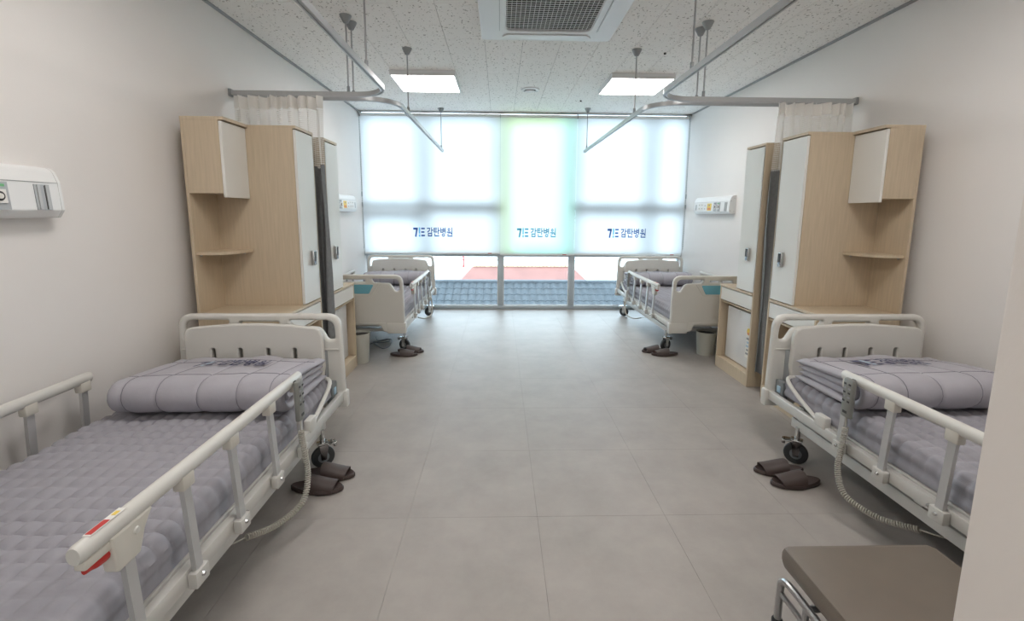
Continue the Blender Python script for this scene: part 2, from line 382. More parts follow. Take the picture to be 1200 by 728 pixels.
def pane(x0, x1, z0, z1):
    dy = UD if z0 > 0.5 else 0
    p = MB().box(x0, x1, 0.046 + dy, 0.052 + dy, z0, z1).build('pane', 'glass', win)
    b_ = 0.012
    f = MB().box(x0, x1, 0.03 + dy, 0.046 + dy, z0, z0 + b_).box(x0, x1, 0.03 + dy, 0.046 + dy, z1 - b_, z1).box(x0, x0 + b_, 0.03 + dy, 0.046 + dy, z0 + b_, z1 - b_).box(x1 - b_, x1, 0.03 + dy, 0.046 + dy, z0 + b_, z1 - b_)
    f.build('glazing_bead', 'winwhite', p)
for (a, c) in ((-1.92, -0.025), (0.047, 1.016), (1.088, 2.63)): pane(a, c, 0.045, 0.785)
for (a, c) in ((-1.92, -1.11), (-1.03, -0.025), (1.088, 2.10), (2.18, 2.63)):
    pane(a, c, 1.56, 2.745)
    if a < -1.8: pane(a, c, 0.85, 1.385)
    else: pane(a, c, 0.85, 1.46)
pane(0.047, 1.016, 0.85, 2.745)
def tint_material(name, col):
    m = bpy.data.materials.new(name); m.use_nodes = True; nt = m.node_tree; nt.nodes.clear()
    o = nt.nodes.new('ShaderNodeOutputMaterial'); t = nt.nodes.new('ShaderNodeBsdfTransparent'); t.inputs[0].default_value = (*col, 1)
    nt.links.new(t.outputs[0], o.inputs[0]); M[name] = m
tint_material('added_tint_lime', (0.96, 1.0, 0.76)); tint_material('added_tint_mint', (0.76, 1.0, 0.91))
MB().box(0.05, 0.19, UD + .053, UD + .054, 0.86, 2.735).build('added_tint_strip', 'added_tint_lime', win)  # strips added outside the middle pane to tint the light on its blind
MB().box(0.87, 1.012, UD + .053, UD + .054, 0.86, 2.735).build('added_tint_strip', 'added_tint_mint', win)
MB().box(0.195, 0.865, UD + .053, UD + .054, 2.60, 2.735).build('added_tint_strip', 'added_tint_lime', win)
MB().box(0.195, 0.865, UD + .053, UD + .054, 0.86, 0.98).build('added_tint_strip', 'added_tint_mint', win)

# ------------------------------------------------------------------ outside: neighbours
tag(MB().box(-60, 60, 7.5, 90, -6.2, -6.0).build('street_ground', 'ground'), 'grey ground far below the window', 'ground')['kind'] = 'structure'
roof = thing('neighbour_house', 'low house with blue-grey tiled roof just outside the window', 'building', (0.6, 14.0, -6))
RZ, RY = 5.30, 0.0                      # ridge height (local) and place
sl = math.radians(27)
deck_y = -6.0; deck_z = RZ - math.tan(sl) * 6.0
mb = MB(); mb.prism([(RY, RZ), (deck_y, deck_z), (deck_y, deck_z - 0.2), (RY, RZ - 0.2), (6.0, deck_z - 0.2), (6.0, deck_z)], lambda p, q, a: (a, p, q), -8, 8)
mb.build('roof_deck', 'slate', roof)
MB().box(-7.6, 7.6, -5.6, 5.6, 0, deck_z - 0.1).build('wall', 'stucco', roof)
tw, tl = 0.225, 0.30
prof = [(i / 10 * tw, 0.030 * math.sin(PI * i / 10) ** 2 + (0.02 if i > 8 else 0)) for i in range(11)]
rt_mb = MB(); n0 = len(prof)
for (yy, zz) in ((0, 0.028), (-tl * 1.04, 0.045)):
    for (x, z) in prof: rt_mb.v.append((x, yy * math.cos(sl), z + zz + yy * math.sin(sl)))
for (x, z) in prof: rt_mb.v.append((x, -tl * 1.04 * math.cos(sl), z + 0.005 - tl * 1.04 * math.sin(sl)))
for r_ in range(2):
    for k in range(n0 - 1): rt_mb.f.append((r_ * n0 + k, r_ * n0 + k + 1, (r_ + 1) * n0 + k + 1, (r_ + 1) * n0 + k))
rt_me = rt_mb.mesh('roof_tile', 50)
for row in range(6):
    for c in range(42):
        obj('roof_tile', rt_me, 'slate', roof, (-4.7 + c * tw, RY - row * tl * math.cos(sl) - 0.12, RZ - math.tan(sl) * 0.12 - row * tl * math.sin(sl)))
rest = MB()
for row in range(6, 14):
    for c in range(42):
        n1 = len(rest.v); dx, dy, dz = -4.7 + c * tw, RY - row * tl * math.cos(sl) - 0.12, RZ - math.tan(sl) * 0.12 - row * tl * math.sin(sl)
        rest.v += [(x + dx, y + dy, z + dz) for x, y, z in rt_mb.v]; rest.f += [tuple(n1 + i for i in f) for f in rt_mb.f]
rest.build('roof_tiles_lower', 'slate', roof, angle=50)['kind'] = 'stuff'
MB().box(-5.2, 5.2, -0.14, 0.14, RZ - 0.06, RZ + 0.05, 0.03).build('ridge_cap', 'slate', roof)
# red hipped roof behind
red = thing('red_roof_house', 'house with a faded red hipped roof behind the tiled roof', 'building', (1.0, 22.0, -6))
mb = MB(); z_r, z_e = 4.56, 2.9
A = [(-2.45, 2.6, z_r), (2.9, 2.6, z_r), (4.6, -0.5, z_e), (-4.0, -0.5, z_e), (4.6, 5.7, z_e), (-4.0, 5.7, z_e)]
mb.v = A; mb.f = [(0, 1, 2, 3), (1, 0, 5, 4), (1, 4, 2), (0, 3, 5), (3, 2, 4, 5)]
mb.build('hipped_roof', 'terracotta', red, angle=5)
MB().box(-3.8, 4.4, -0.3, 5.5, 0, z_e).build('wall', 'stucco', red)
mb = MB()
for k in range(27): mb.box(-2.45 + k * 0.2, -2.45 + k * 0.2 + 0.18, 2.5, 2.7, z_r - 0.03, z_r + 0.10, 0.02)
mb.build('ridge_tiles', 'cream_wall', red)
far = thing('white_apartment', 'pale block with railing on the skyline behind the red roof', 'building', (0.6, 34.0, -6))
MB().box(-16, 16, 0, 5, 0, 3.55).build('wall', 'stucco', far)
mb = MB().box(-16, 16, -0.05, 0.05, 3.90, 3.97)
for k in range(64): mb.box(-16 + k * 0.5, -15.95 + k * 0.5, -0.03, 0.03, 3.55, 3.90)
mb.build('railing', 'hanger', far)
MB().box(-3.35, -3.25, -0.3, -0.1, 3.4, 4.6).build('vent_pipe', 'red', far)
wh = thing('white_gable_house', 'white rendered house wall left of the red roof', 'building', (-5.2, 20.6, -6))
mb = MB(); mb.prism([(-3.5, 0), (3.0, 0), (3.0, 4.6), (1.6, 5.5), (-3.5, 5.5)], lambda p, q, a: (p, a, q), 0, 2.0); mb.build('wall', 'stucco', wh)

# ------------------------------------------------------------------ roller blinds
def blind(x0, x1, zb, label, fab, ml, md, cx, yb=-0.062):
    t = thing('roller_blind', label, 'blind', (0, YW + yb, 0), group='roller blinds on the window wall')
    nx = 12
    mb = MB()
    for k in range(nx):
        xa, xb = x0 + (x1 - x0) * k / nx, x0 + (x1 - x0) * (k + 1) / nx
        mb.quad((xa, 0.0015 * math.sin(k), zb + 0.02), (xb, 0.0015 * math.sin(k + 1), zb + 0.02), (xb, 0, 2.715), (xa, 0, 2.715))
    f = mb.build('blind_fabric', fab, t)
    MB().box(x0, x1, -0.009, 0.009, zb, zb + 0.024, 0.006).build('bottom_bar', 'med', t)
    MB().lathe([(0.002, x0), (0.021, x0), (0.021, x1), (0.002, x1)], 16, (0, 0.008, 2.728), 'x').build('roller_tube', 'med', t)
    for x in (x0, x1 - 0.003): MB().box(x, x + 0.003, -0.025, 0.03, 2.70, 2.765).build('end_bracket', 'hanger', t)
    a, b_, c = logo_quads(); s = 0.092
    fn = lambda x, y: (cx + (x - 3.05) * s, -0.0035, 1.065 + y * s * 1.35)
    obj('logo_print', print_mesh('logo_print', a, fn), md, f); obj('lettering', print_mesh('lettering', c, fn), md, f); obj('logo_accent_print', print_mesh('logo_accent_print', b_, fn), ml, f)
    lb = MB().box(x1 - 0.17, x1 - 0.115, -0.0105, -0.009, zb + 0.008, zb + 0.018).build('red_sticker', 'red', t)
    MB().box(x1 - 0.112, x1 - 0.02, -0.0105, -0.009, zb + 0.010, zb + 0.016).build('fine_print', 'label_white', t)
    return t
blind(-1.925, -0.002, 0.815, 'white translucent roller blind with navy logo, over the left bed', 'blind', 'print_sky', 'print_navy', -0.945)
blind(0.001, 1.0705, 0.80, 'narrow roller blind with backlight tint in its fabric and logo colour, middle of three', 'blind_light_tint', 'print_sky', 'print_backlit', 0.53, -0.068)
blind(1.072, 2.635, 0.805, 'white translucent roller blind with navy logo, over the right bed', 'blind', 'print_sky', 'print_navy', 1.83)
for x, s_ in ((-1.928, 'left'), (2.642, 'right')):
    mb = MB()
    for dz in range(58): mb.box(x - 0.004, x + 0.002, -0.006, 0.002, 0.9 + dz * 0.031, 0.9 + dz * 0.031 + 0.02)
    mb.box(x - 0.003, x - 0.001, -0.003, -0.001, 0.88, 2.73)
    for z in (1.48, 1.62): mb.box(x - 0.006, x + 0.005, -0.014, 0.004, z, z + 0.06, 0.002)
    tag(mb.build('blind_chain', 'hanger', None, (0, YW - 0.085, 0)), 'thin grey bead chain of the blind against the %s wall' % s_, 'blind chain', 'blind chains')

# ================================================================== CEILING FITTINGS
def panel_light(x, y, label):
    t = thing('ceiling_light', label, 'ceiling light', (x, y, ZC), group='square LED ceiling panels')
    a = 0.32
    mb = MB()
    for (x0, x1, y0, y1) in ((-a, a, -a, -a + 0.012), (-a, a, a - 0.012, a), (-a, -a + 0.012, -a + 0.012, a - 0.012), (a - 0.012, a, -a + 0.012, a - 0.012)):
        mb.box(x0, x1, y0, y1, -0.05, 0)
    mb.box(-a + 0.012, a - 0.012, -a + 0.012, a - 0.012, -0.012, 0)
    mb.build('frame', 'acw', t)
    MB().box(-a + 0.012, a - 0.012, -a + 0.012, a - 0.012, -0.046, -0.040).build('diffuser', 'lamp', t)
panel_light(-0.765, 5.05, 'bright square LED panel on the ceiling above the far left bed side')
panel_light(1.42, 5.05, 'bright square LED panel on the ceiling above the far right bed side')
panel_light(-0.765, 1.65, 'bright square LED panel on the ceiling above the near left bed')
panel_light(1.42, 1.65, 'bright square LED panel on the ceiling above the near right bed')
t = thing('corridor_light', 'square LED panel on the corridor ceiling outside the doorway', 'ceiling light', (0.0, -0.9, 2.5))
MB().box(-0.32, 0.32, -0.32, 0.32, -0.03, 0, 0.005).build('frame', 'acw', t); MB().box(-0.3, 0.3, -0.3, 0.3, -0.034, -0.031).build('diffuser', 'lamp', t)

# air conditioner cassette
ac = thing('air_conditioner', 'white square ceiling cassette air conditioner with dark grille', 'air conditioner', (0.352, 3.31, ZC))
a = 0.50
mb = plate2d([rpoly([(-a, -a, .03), (a, -a, .03), (a, a, .03), (-a, a, .03)]), rpoly([(-.315, -.315, .07), (.315, -.315, .07), (.315, .315, .07), (-.315, .315, .07)])], 0.04, 0.008)
mb.v = [(x, z, y - 0.02) for x, y, z in mb.v]; mb.build('panel', 'acw', ac)
MB().box(-.33, .33, -.33, .33, -0.024, -0.004).build('filter', 'ac_dark', ac)
mb = MB()
for k in range(21): mb.box(-.31 + k * .031 - .0017, -.31 + k * .031 + .0017, -.315, .315, -0.036, -0.033)
for k in range(21): mb.box(-.315, .315, -.31 + k * .031 - .0017, -.31 + k * .031 + .0017, -0.036, -0.033)
mb.build('grille', 'acw', ac)
for k in range(4):
    mb = MB().prism(rpoly([(-.34, .41, .01), (-.30, .365, .03), (.30, .365, .03), (.34, .41, .01), (.30, .455, .03), (-.30, .455, .03)], 4), lambda p, q, z: (p, q, z), -.0475, -.040)
    R_ = Matrix.Rotation(k * PI / 2, 4, 'Z'); mb.v = [tuple(R_ @ Vector(v)) for v in mb.v]
    fl = mb.build('louvre', 'acw', ac)
    mb = MB().box(-.31, .31, .359, .3615, -0.0412, -0.0395); mb.v = [tuple(R_ @ Vector(v)) for v in mb.v]; mb.build('slot_line', 'hanger', fl)
# round ceiling speaker
t = thing('ceiling_diffuser', 'small round white ceiling fixture between the light panels', 'ceiling fixture', (0.334, 5.38, ZC))
MB().lathe([(.02, 0), (.105, 0), (.10, -.012), (.07, -.016), (.065, -.004), (.02, -.004)], 28).build('ring', 'acw', t)
MB().lathe([(.01, -.002), (.068, -.002), (.068, -.005), (.01, -.005)], 28).build('slot', 'ac_dark', t)
MB().lathe([(.01, -.004), (.04, -.004), (.055, -.022), (.04, -.030), (.01, -.032)], 28).build('cap', 'acw', t)
for x, y, w_ in ((0.99, 5.86, 'near the window'), (1.42, 4.15, 'above the right curtain track')):
    tag(MB().lathe([(.003, 0), (.012, 0), (.010, -.012), (.003, -.014)], 10, (x, y, ZC)).build('ceiling_hook', 'dark'), 'tiny black ceiling hook ' + w_, 'ceiling hook')

# curtain tracks
def track(path, rods, label, wall_pt):
    t = thing('curtain_track', label, 'curtain track', (0, 0, 0), group='ceiling hung curtain tracks')
    z = 2.245
    prof = [(-.014, -.016), (-.005, -.016), (-.005, -.010), (.005, -.010), (.005, -.016), (.014, -.016), (.014, .016), (-.014, .016)]
    mb = MB(); n = len(path); m_ = len(prof)
    for i, p in enumerate(path):
        p = Vector((*p, 0)); tg = (Vector((*path[min(i + 1, n - 1)], 0)) - Vector((*path[max(i - 1, 0)], 0))).normalized(); nn = Vector((-tg.y, tg.x, 0))
        for (q, h_) in prof: v = p + nn * q; mb.v.append((v.x, v.y, z + h_))
    for i in range(n - 1):
        for k in range(m_): mb.f.append((i * m_ + k, i * m_ + (k + 1) % m_, (i + 1) * m_ + (k + 1) % m_, (i + 1) * m_ + k))
    mb.f.append(tuple(range(m_))); mb.f.append(tuple((n - 1) * m_ + k for k in range(m_)))
    mb.build('rail', 'alu', t)
    for (x, y) in rods:
        r_ = MB().tube([(x, y, z + .016), (x, y, ZC - .01)], .006, 8).build('rod', 'steel', t)
        MB().lathe([(.006, -.055), (.018, -.05), (.038, -.012), (.042, 0), (.006, 0)], 16, (x, y, ZC)).build('ceiling_cap', 'hanger', r_)
        MB().lathe([(.004, .012), (.011, .012), (.011, .055), (.004, .06)], 10, (x, y, z)).build('clamp', 'hanger', r_)
    x, y = wall_pt; s_ = 1 if x < 0 else -1
    MB().box(x, x + s_ * .018, y - .022, y + .022, z - .026, z + .026, .003).build('wall_bracket', 'hanger', t)
    e = path[-1]; MB().box(e[0] - .016, e[0] + .016, e[1] - .004, e[1] + .004, z - .018, z + .018, .002).build('end_cap', 'hanger', t)
def lpath(xw, yr, xl, ye, r=0.24):
    s_ = 1 if xl > xw else -1; d = 1 if ye > yr else -1
    p = [(xw, yr), ((xw + xl) / 2, yr)]
    cx, cy = xl - s_ * r, yr + d * r
    for k in range(13):
        an = PI / 2 * k / 12; p.append((cx + s_ * r * math.sin(an), cy - d * r * math.cos(an)))
    p += [(xl, (yr + ye) / 2), (xl, ye)]; return p
track(lpath(XL + .016, 3.50, -0.805, 0.55), [(-1.10, 3.50), (-0.805, 2.92), (-0.805, 1.0)], 'grey curtain rail bending round the near left bed', (XL, 3.50))
track(lpath(XL + .016, 3.62, -0.795, 6.50), [(-1.10, 3.62), (-0.795, 4.14), (-0.795, 6.38)], 'grey curtain rail bending round the far left bed to the window', (XL, 3.62))
track(lpath(XR - .016, 3.50, 1.145, 0.55), [(1.50, 3.50), (1.145, 2.86), (1.145, 1.0)], 'grey curtain rail bending round the near right bed', (XR, 3.50))
track(lpath(XR - .016, 3.62, 1.155, 6.42), [(1.50, 3.62), (1.155, 4.08), (1.155, 6.27)], 'grey curtain rail bending round the far right bed to the window', (XR, 3.62))

# privacy curtains drawn back to the wall, hanging between the cabinets
def curtain(x0, x1, label):
    t = thing('privacy_curtain', label, 'curtain', (0, 3.455, 0), group='drawn back privacy curtains')
    N = 120
    def sheet(name, z0, z1, m_, amp, ph, nz=4, x0=x0, x1=x1):
        mb = MB(); me_uv = []
        for j in range(nz + 1):
            z = z0 + (z1 - z0) * j / nz
            for i in range(N + 1):
                u = i / N; x = x0 + (x1 - x0) * u
                y = amp * math.sin(u * 2 * PI * 9 + ph + 0.5 * math.sin(7 * u)) + 0.006 * math.sin(u * 40 + z * 5)
                mb.v.append((x + 0.01 * math.sin(u * 50 + z * 3), y, z + 0.006 * math.sin(u * 33)))
                me_uv.append((u * 2.4, z))
        for j in range(nz):
            for i in range(N): k = j * (N + 1) + i; mb.f.append((k, k + 1, k + N + 2, k + N + 1))
        me = mb.mesh(name, 80); uv = me.uv_layers.new(name='UVMap')
        for l in me.loops: uv.data[l.index].uv = me_uv[l.vertex_index]
        return obj(name, me, m_, t)
    sheet('header_band', 2.13, 2.215, 'curt_head', 0.028, 0)
    sheet('net', 1.72, 2.13, 'net', 0.034, 0.2)
    sheet('cloth', 0.14, 1.735, 'curt_grey', 0.040, 0.1, 6)
    for k in range(10):
        x = x0 + (x1 - x0) * (k + .5) / 10
        MB().tube([(x, .045, 2.232), (x, .04, 2.20), (x, .01, 2.19)], .0025, 6).build('hook', 'med', t)
    return t
curtain(XL + 0.05, -1.275, 'white net and dark grey privacy curtain bunched between the left cabinets')
curtain(2.045, XR - 0.05, 'white net and dark grey privacy curtain bunched between the right cabinets')

# ================================================================== CABINETS
# local frame: x = depth from the front (0) to the back (0.55), y = 0 at the wardrobe's outer side, +y through the nook
def cabinet(side, front_x, y_ward, dirn, width, label):
    """side -1 left wall, +1 right wall. dirn: direction of the nook along world Y from the wardrobe's outer side."""
    t = thing('bedside_cabinet', label, 'cabinet', (front_x, y_ward, 0), group='birch bedside cabinet units')
    D, TOP, CT = 0.55, 1.945, 0.775
    WW = 0.275
    def X(d): return side * d
    def Y(v): return dirn * v
    def bx(name, d0, d1, v0, v1, z0, z1, m_='wood', bev=0.0015, par=None):
        return MB().box(X(d0), X(d1), Y(v0), Y(v1), z0, z1, bev).build(name, m_, par or t)
    T = 0.018
    bx('side_panel', 0, D, 0, T, 0, TOP - T)                                # full height outer side
    bx('side_panel', 0.02, D, WW - T, WW, CT, TOP - T)                      # wardrobe side towards the nook
    bx('side_panel', 0, D, width - T, width, 0, CT - T)                     # base end
    bx('back_panel', D - T, D, T, width, CT, TOP - T)                       # back board of the nook
    bx('back_panel', D - T, D, T, width - T, 0.0, CT - T)
    top = MB(); top.prism([(0, 0), (D, 0), (D, width), (0.30, width), (0.30, WW), (0, WW)], lambda p, q, z: (X(p), Y(q), z), TOP - T, TOP); top.build('top_board', 'wood', t)
    bx('worktop', -0.004, D, T, width, CT - T, CT)
    bx('kick_board', 0.0, T, T, width - T, 0, 0.105)
    bx('bottom_board', T, D - T, T, width - T, 0.087, 0.105)
    bx('drawer_rail', 0.01, D - T, T, width - T, 0.615, 0.63)
    bx('drawer', 0.0, 0.016, T + 0.003, width - T - 0.003, 0.64, CT - T - 0.006, 'white_lam', 0.002)
    wd = bx('wardrobe_door', 0.0, 0.018, T * 0.4, WW, CT + 0.006, TOP - T - 0.008, 'white_lam', 0.002)
    wd['label'] = 'tall white wardrobe door'
    vl = WW * 0.44
    lk = MB().box(X(-0.022), X(-0.001), Y(vl - 0.022), Y(vl + 0.022), 1.03, 1.135, 0.006).build('digital_lock', 'chrome', wd)
    o = MB().box(X(-0.0245), X(-0.0215), Y(vl - 0.015), Y(vl + 0.015), 1.062, 1.128, 0.001).build('lock_keypad', 'dark', wd)
    # nook: upper cupboard with a door to the aisle, rounded shelf
    ud = 0.315
    bx('cupboard_side', ud + 0.018, D - T, width - T, width, 1.505, TOP - T)
    bx('cupboard_floor', ud + 0.018, D - T, WW, width - T, 1.505, 1.505 + T)
    d2 = bx('cupboard_door', ud, ud + 0.017, WW + 0.003, width - 0.001, 1.482, TOP - T - 0.006, 'white_lam', 0.002)
    d2['label'] = 'small white cupboard door'
    pts = [(D - T, WW), (D - T, width - 0.012)] + [(ud + 0.12 - 0.11 * math.sin(PI / 2 * k / 8), WW + (width - 0.012 - WW) * (1 - (1 - math.cos(PI / 2 * k / 8)) * 0.85)) for k in range(9)] + [(ud + 0.005, WW)]
    sh = MB(); sh.prism(pts, lambda p, q, z: (X(p), Y(q), z), 1.135, 1.153); sh.build('corner_shelf', 'wood', t)
    for (d, v) in ((ud + 0.06, WW + 0.006), (D - T - 0.006, width - 0.05)):
        MB().box(X(d - .005), X(d + .005), Y(v - .005), Y(v + .005), 1.122, 1.134).build('shelf_peg', 'steel', t)
    return t
cabinet(-1, -1.31, 3.335, -1, 0.535, 'birch cabinet with corner shelf at the head of the near left bed')
cabinet(-1, -1.31, 3.535, 1, 0.55, 'birch cabinet with mini fridge at the foot of the far left bed')
cabinet(1, 2.025, 3.335, -1, 0.535, 'birch cabinet with corner shelf at the head of the near right bed')
cabinet(1, 2.025, 3.535, 1, 0.55, 'birch cabinet with mini fridge at the foot of the far right bed')

def fridge(side, front_x, yc, label):
    t = thing('mini_fridge', label, 'fridge', (front_x, yc, 0.105), group='mini fridges in the cabinets')
    X = lambda d: side * d
    MB().box(X(0.05), X(0.44), -0.215, 0.215, 0.0, 0.475, 0.006).build('body', 'fridge', t)
    d = MB().box(X(0.0), X(0.046), -0.222, 0.222, 0.006, 0.480, 0.008).build('door', 'fridge', t)
    y0 = -0.19
    MB().box(X(-0.0012), X(0.0), y0, y0 + 0.075, 0.10, 0.36, 0.0).build('energy_label', 'label_white', d)
    MB().lathe([(.004, X(-.0025)), (.030, X(-.0025)), (.030, X(-.0012)), (.004, X(-.0012))], 20, (0, y0 + 0.037, 0.325), 'x').build('label_dial', 'label_yellow', d)
    MB().box(X(-.004), X(-.0026), y0 + 0.018, y0 + 0.056, 0.300, 0.318).build('label_badge', 'label_orange', d)
    for k in range(5):
        MB().box(X(-.0024), X(-.0012), y0 + 0.008, y0 + 0.066 - 0.008 * (k % 2), 0.255 - k * 0.032, 0.272 - k * 0.032).build('label_line', 'label_blue' if k in (1, 2) else 'print_grey', d)
    MB().box(X(-.003), X(-.001), 0.0, 0.01, 0.462, 0.468).build('logo_dot', 'print_grey', d)
fridge(1, 2.085, 3.815, 'small white fridge with energy label inside the right cabinet')
fridge(-1, -1.37, 3.815, 'small white fridge with energy label inside the left cabinet')

# ================================================================== BEDS
def build_bed():
    t = thing('hospital_bed', '', 'bed', (0, 0, 0), group='ivory hospital beds')
    outer = rpoly([(-.475, .26, .03), (-.463, .815, .085), (.463, .815, .085), (.475, .26, .03), (.27, .26, .02), (.235, .325, .02), (-.235, .325, .02), (-.27, .26, .02)])
    def hole(s): return rpoly([(s * .165, .778, .012), (s * .425, .778, .055), (s * .432, .662, .022), (s * .388, .660, .022), (s * .345, .735, .05), (s * .19, .742, .012)])
    slot = rpoly([(-.11, .748, .006), (.11, .748, .006), (.11, .768, .006), (-.11, .768, .006)])
    board_me = plate2d([outer, hole(1), hole(-1), slot], 0.042, 0.014, 3)
    hb = board_me.build('headboard', 'ivory', t, (0, -.021, 0)); fb = obj('footboard', hb.data, 'ivory', t, (0, -2.099, 0))
    for o_, sg in ((hb, -1), (fb, 1)):
        for s in (-1, 1):
            MB().box(s * .30, s * .487, -.027, .027, .245, .352, .014).build('corner_bumper', 'ivory', o_)
            MB().box(s * .27, s * .45, sg * .016, sg * .026, .600, .609, .003).build('moulded_lip', 'ivory', o_)
        MB().box(-.29, .29, -.024, .024, .345, .352, .003).build('moulded_line', 'ivory', o_)
    bp = plate2d([rpoly([(-.145, .635, .01), (.145, .635, .01), (.19, .722, .01), (-.19, .722, .01)])], 0.006, 0.002)
    b1 = bp.build('blue_panel', 'blue_panel', fb, (0, -.0225, 0)); b1['label'] = 'sky blue panel'
    MB().tube([(-.24, 0, .732), (-.17, 0, .622), (.17, 0, .622), (.24, 0, .732)], .006, 8).build('panel_border', 'ivory', fb, (0, -.020, 0))
    # inner head panel with slots
    top = [(-.345 + .69 * k / 14, .752 + .022 * math.sin(PI * k / 14)) for k in range(15)]
    op = [(-.372, .42), (-.388, .52), (-.383, .70), (-.37, .738)] + top + [(.37, .738), (.383, .70), (.388, .52), (.372, .42)]
    def sl_(u): return rpoly([(u - .010, .47, .008), (u + .010, .47, .008), (u + .010, .632, .009), (u - .010, .632, .009)])
    hp = plate2d([op, sl_(-.227), sl_(-.077), sl_(.077), sl_(.227)], .034, .008, 2).build('head_panel', 'ivory', t, (0, -.098, 0))
    for s in (-1, 1):
        MB().box(s * .28, s * .32, -.022, -.016, .505, .545, .003).build('latch_plate', 'rail_grey', hp)
        MB().box(s * .36, s * .385, .012, .058, .40, .60, .003).build('panel_bracket', 'hanger', hp)
    # frame
    for s in (-1, 1):
        MB().box(s * .437, s * .468, -2.07, -.045, .292, .345, .005).build('side_beam', 'ivory_metal', t)
        MB().box(s * .405, s * .434, -2.02, -.42, .316, .350, .004).build('platform_rail', 'ivory_metal', t)
        MB().box(s * .385, s * .415, -1.95, -.20, .195, .250, .004).build('lower_beam', 'ivory_metal', t)
        for y in (-.27, -1.0, -1.87): MB().box(s * .388, s * .412, y - .02, y + .02, .250, .335, .002).build('beam_post', 'ivory_metal', t)
        for y in (-.62, -1.10, -1.72):
            MB().lathe([(.002, s * .468), (.009, s * .468), (.007, s * .476), (.002, s * .477)], 6, (0, y, .268 + .045), 'x').build('bolt', 'chrome', t)
        # lock bracket by the board
        lb = MB().box(s * .395, s * .43, -.12, -.045, .285, .42, .006).build('corner_lock', 'hub', t)
        MB().box(s * .425, s * .436, -.10, -.07, .35, .39, .004).build('lock_catch', 'label_blue', lb)
        # bent mattress guard tube
        p = smooth_path([(s * .33, -.13, .455), (s * .40, -.135, .462), (s * .44, -.18, .452), (s * .445, -.28, .405), (s * .45, -.42, .36), (s * .452, -.46, .352)], 6)
        gt = MB().tube(p, .011, 10).build('mattress_guard', 'ivory', t)
        MB().box(s * .437, s * .473, -.535, -.455, .33, .395, .008).build('guard_block', 'ivory', gt)
    for y in (-.25, -.75, -1.25, -1.88): MB().box(-.385, .385, y - .015, y + .015, .21, .24, .003).build('cross_beam', 'ivory_metal', t)
    for y in (-.08, -2.04): MB().box(-.437, .437, y - .014, y + .014, .30, .34, .003).build('cross_beam', 'ivory_metal', t)
    MB().box(-.404, .404, -2.03, -.13, .338, .352, .003).build('deck', 'hanger', t)
    MB().tube([(0.0, -.5, .225), (0.0, -1.2, .275)], .025, 12).build('lift_motor', 'hub', t)
    # casters
    for s in (-1, 1):
        for y in (-.265, -1.87):
            c = thing_part('caster', t, (s * .415, y, 0)); c.rotation_euler.z = s * (-.95 if y > -1 else 1.15)
            MB().lathe([(.004, -.014), (.048, -.016), (.060, -.011), (.062, 0), (.060, .011), (.048, .016), (.004, .014)], 24, (0, 0, .062), 'x').build('wheel', 'rubber', c)
            MB().lathe([(.003, -.0175), (.030, -.0175), (.030, .0175), (.003, .0175)], 18, (0, 0, .062), 'x').build('wheel_hub', 'hub', c)
            mb = MB()
            for q in (-1, 1): mb.prism([(-.014, .05), (.014, .05), (.026, .135), (-.020, .135)], lambda p_, z_, a_: (a_, p_, z_), q * .020, q * .024)
            mb.box(-.026, .026, -.028, .030, .132, .146, .004).tube([(0, 0, .146), (0, 0, .215)], .013, 12)
            mb.build('fork', 'chrome', c)
            MB().box(-.028, .028, .020, .066, .128, .136, .003).box(-.022, .022, .055, .074, .110, .136, .004).build('brake_pedal', 'chrome', c)
    # folding side rails
    for s in (-1, 1):
        g = thing_part('side_rail', t, (s * .468, 0, 0))
        hr = MB(); n_ = 14
        pr = [(.0185 * math.cos(2 * PI * k / n_), .024 * math.sin(2 * PI * k / n_)) for k in range(n_)]
        ys = [(-.615, .82), (-.622, 1), (-1.0, 1), (-1.4, 1), (-1.725, 1), (-1.735, .85)]
        for (y, sc) in ys: hr.v += [(x * sc, y, .655 + z * sc) for x, z in pr]
        for i in range(len(ys) - 1):
            for k in range(n_): hr.f.append((i * n_ + k, i * n_ + (k + 1) % n_, (i + 1) * n_ + (k + 1) % n_, (i + 1) * n_ + k))
        hr.f += [tuple(range(n_)), tuple((len(ys) - 1) * n_ + k for k in range(n_))]
        hr.build('handrail', 'ivory', g)
        for i, y in enumerate((-.655, -.893, -1.155, -1.39, -1.61)):
            mb = MB(); mb.prism([(-.007, .315), (.007 + .0, .315), (.007, .62), (-.007, .62)], lambda p_, z_, a_: (p_ + s * .016 * (1 - (z_ - .31) / .31), a_, z_), y - .015, y + .015)
            mb.build('post', 'rail_grey', g)
            if i < 4: MB().box(-.017, .017, y - .026, y + .026, .598, .645, .006).build('post_cap', 'cream', g)
            bk = MB().box(s * .002, s * .030, y - .030, y + .030, .288, .338, .004).build('post_base', 'ivory_metal', g)
            MB().lathe([(.002, s * .030), (.008, s * .030), (.006, s * .036), (.002, s * .037)], 10, (0, y, .318), 'x').build('pin', 'chrome', bk)
        hs = plate2d([rpoly([(-.05, .64, .004), (-.043, .545, .012), (.028, .545, .012), (.05, .60, .01), (.08, .64, .004)])], .036, .006)
        hs.v = [(y, -1.61 + x, z) for x, y, z in hs.v]; h_ = hs.build('release_housing', 'cream', g)
        MB().lathe([(.002, s * .018), (.009, s * .018), (.008, s * .022), (.002, s * .023)], 12, (0, -1.59, .612), 'x').build('housing_rivet', 'ivory', h_)
        MB().box(-.013, .013, -1.725, -1.655, .612, .634, .004).build('lever_mount', 'cream', g)
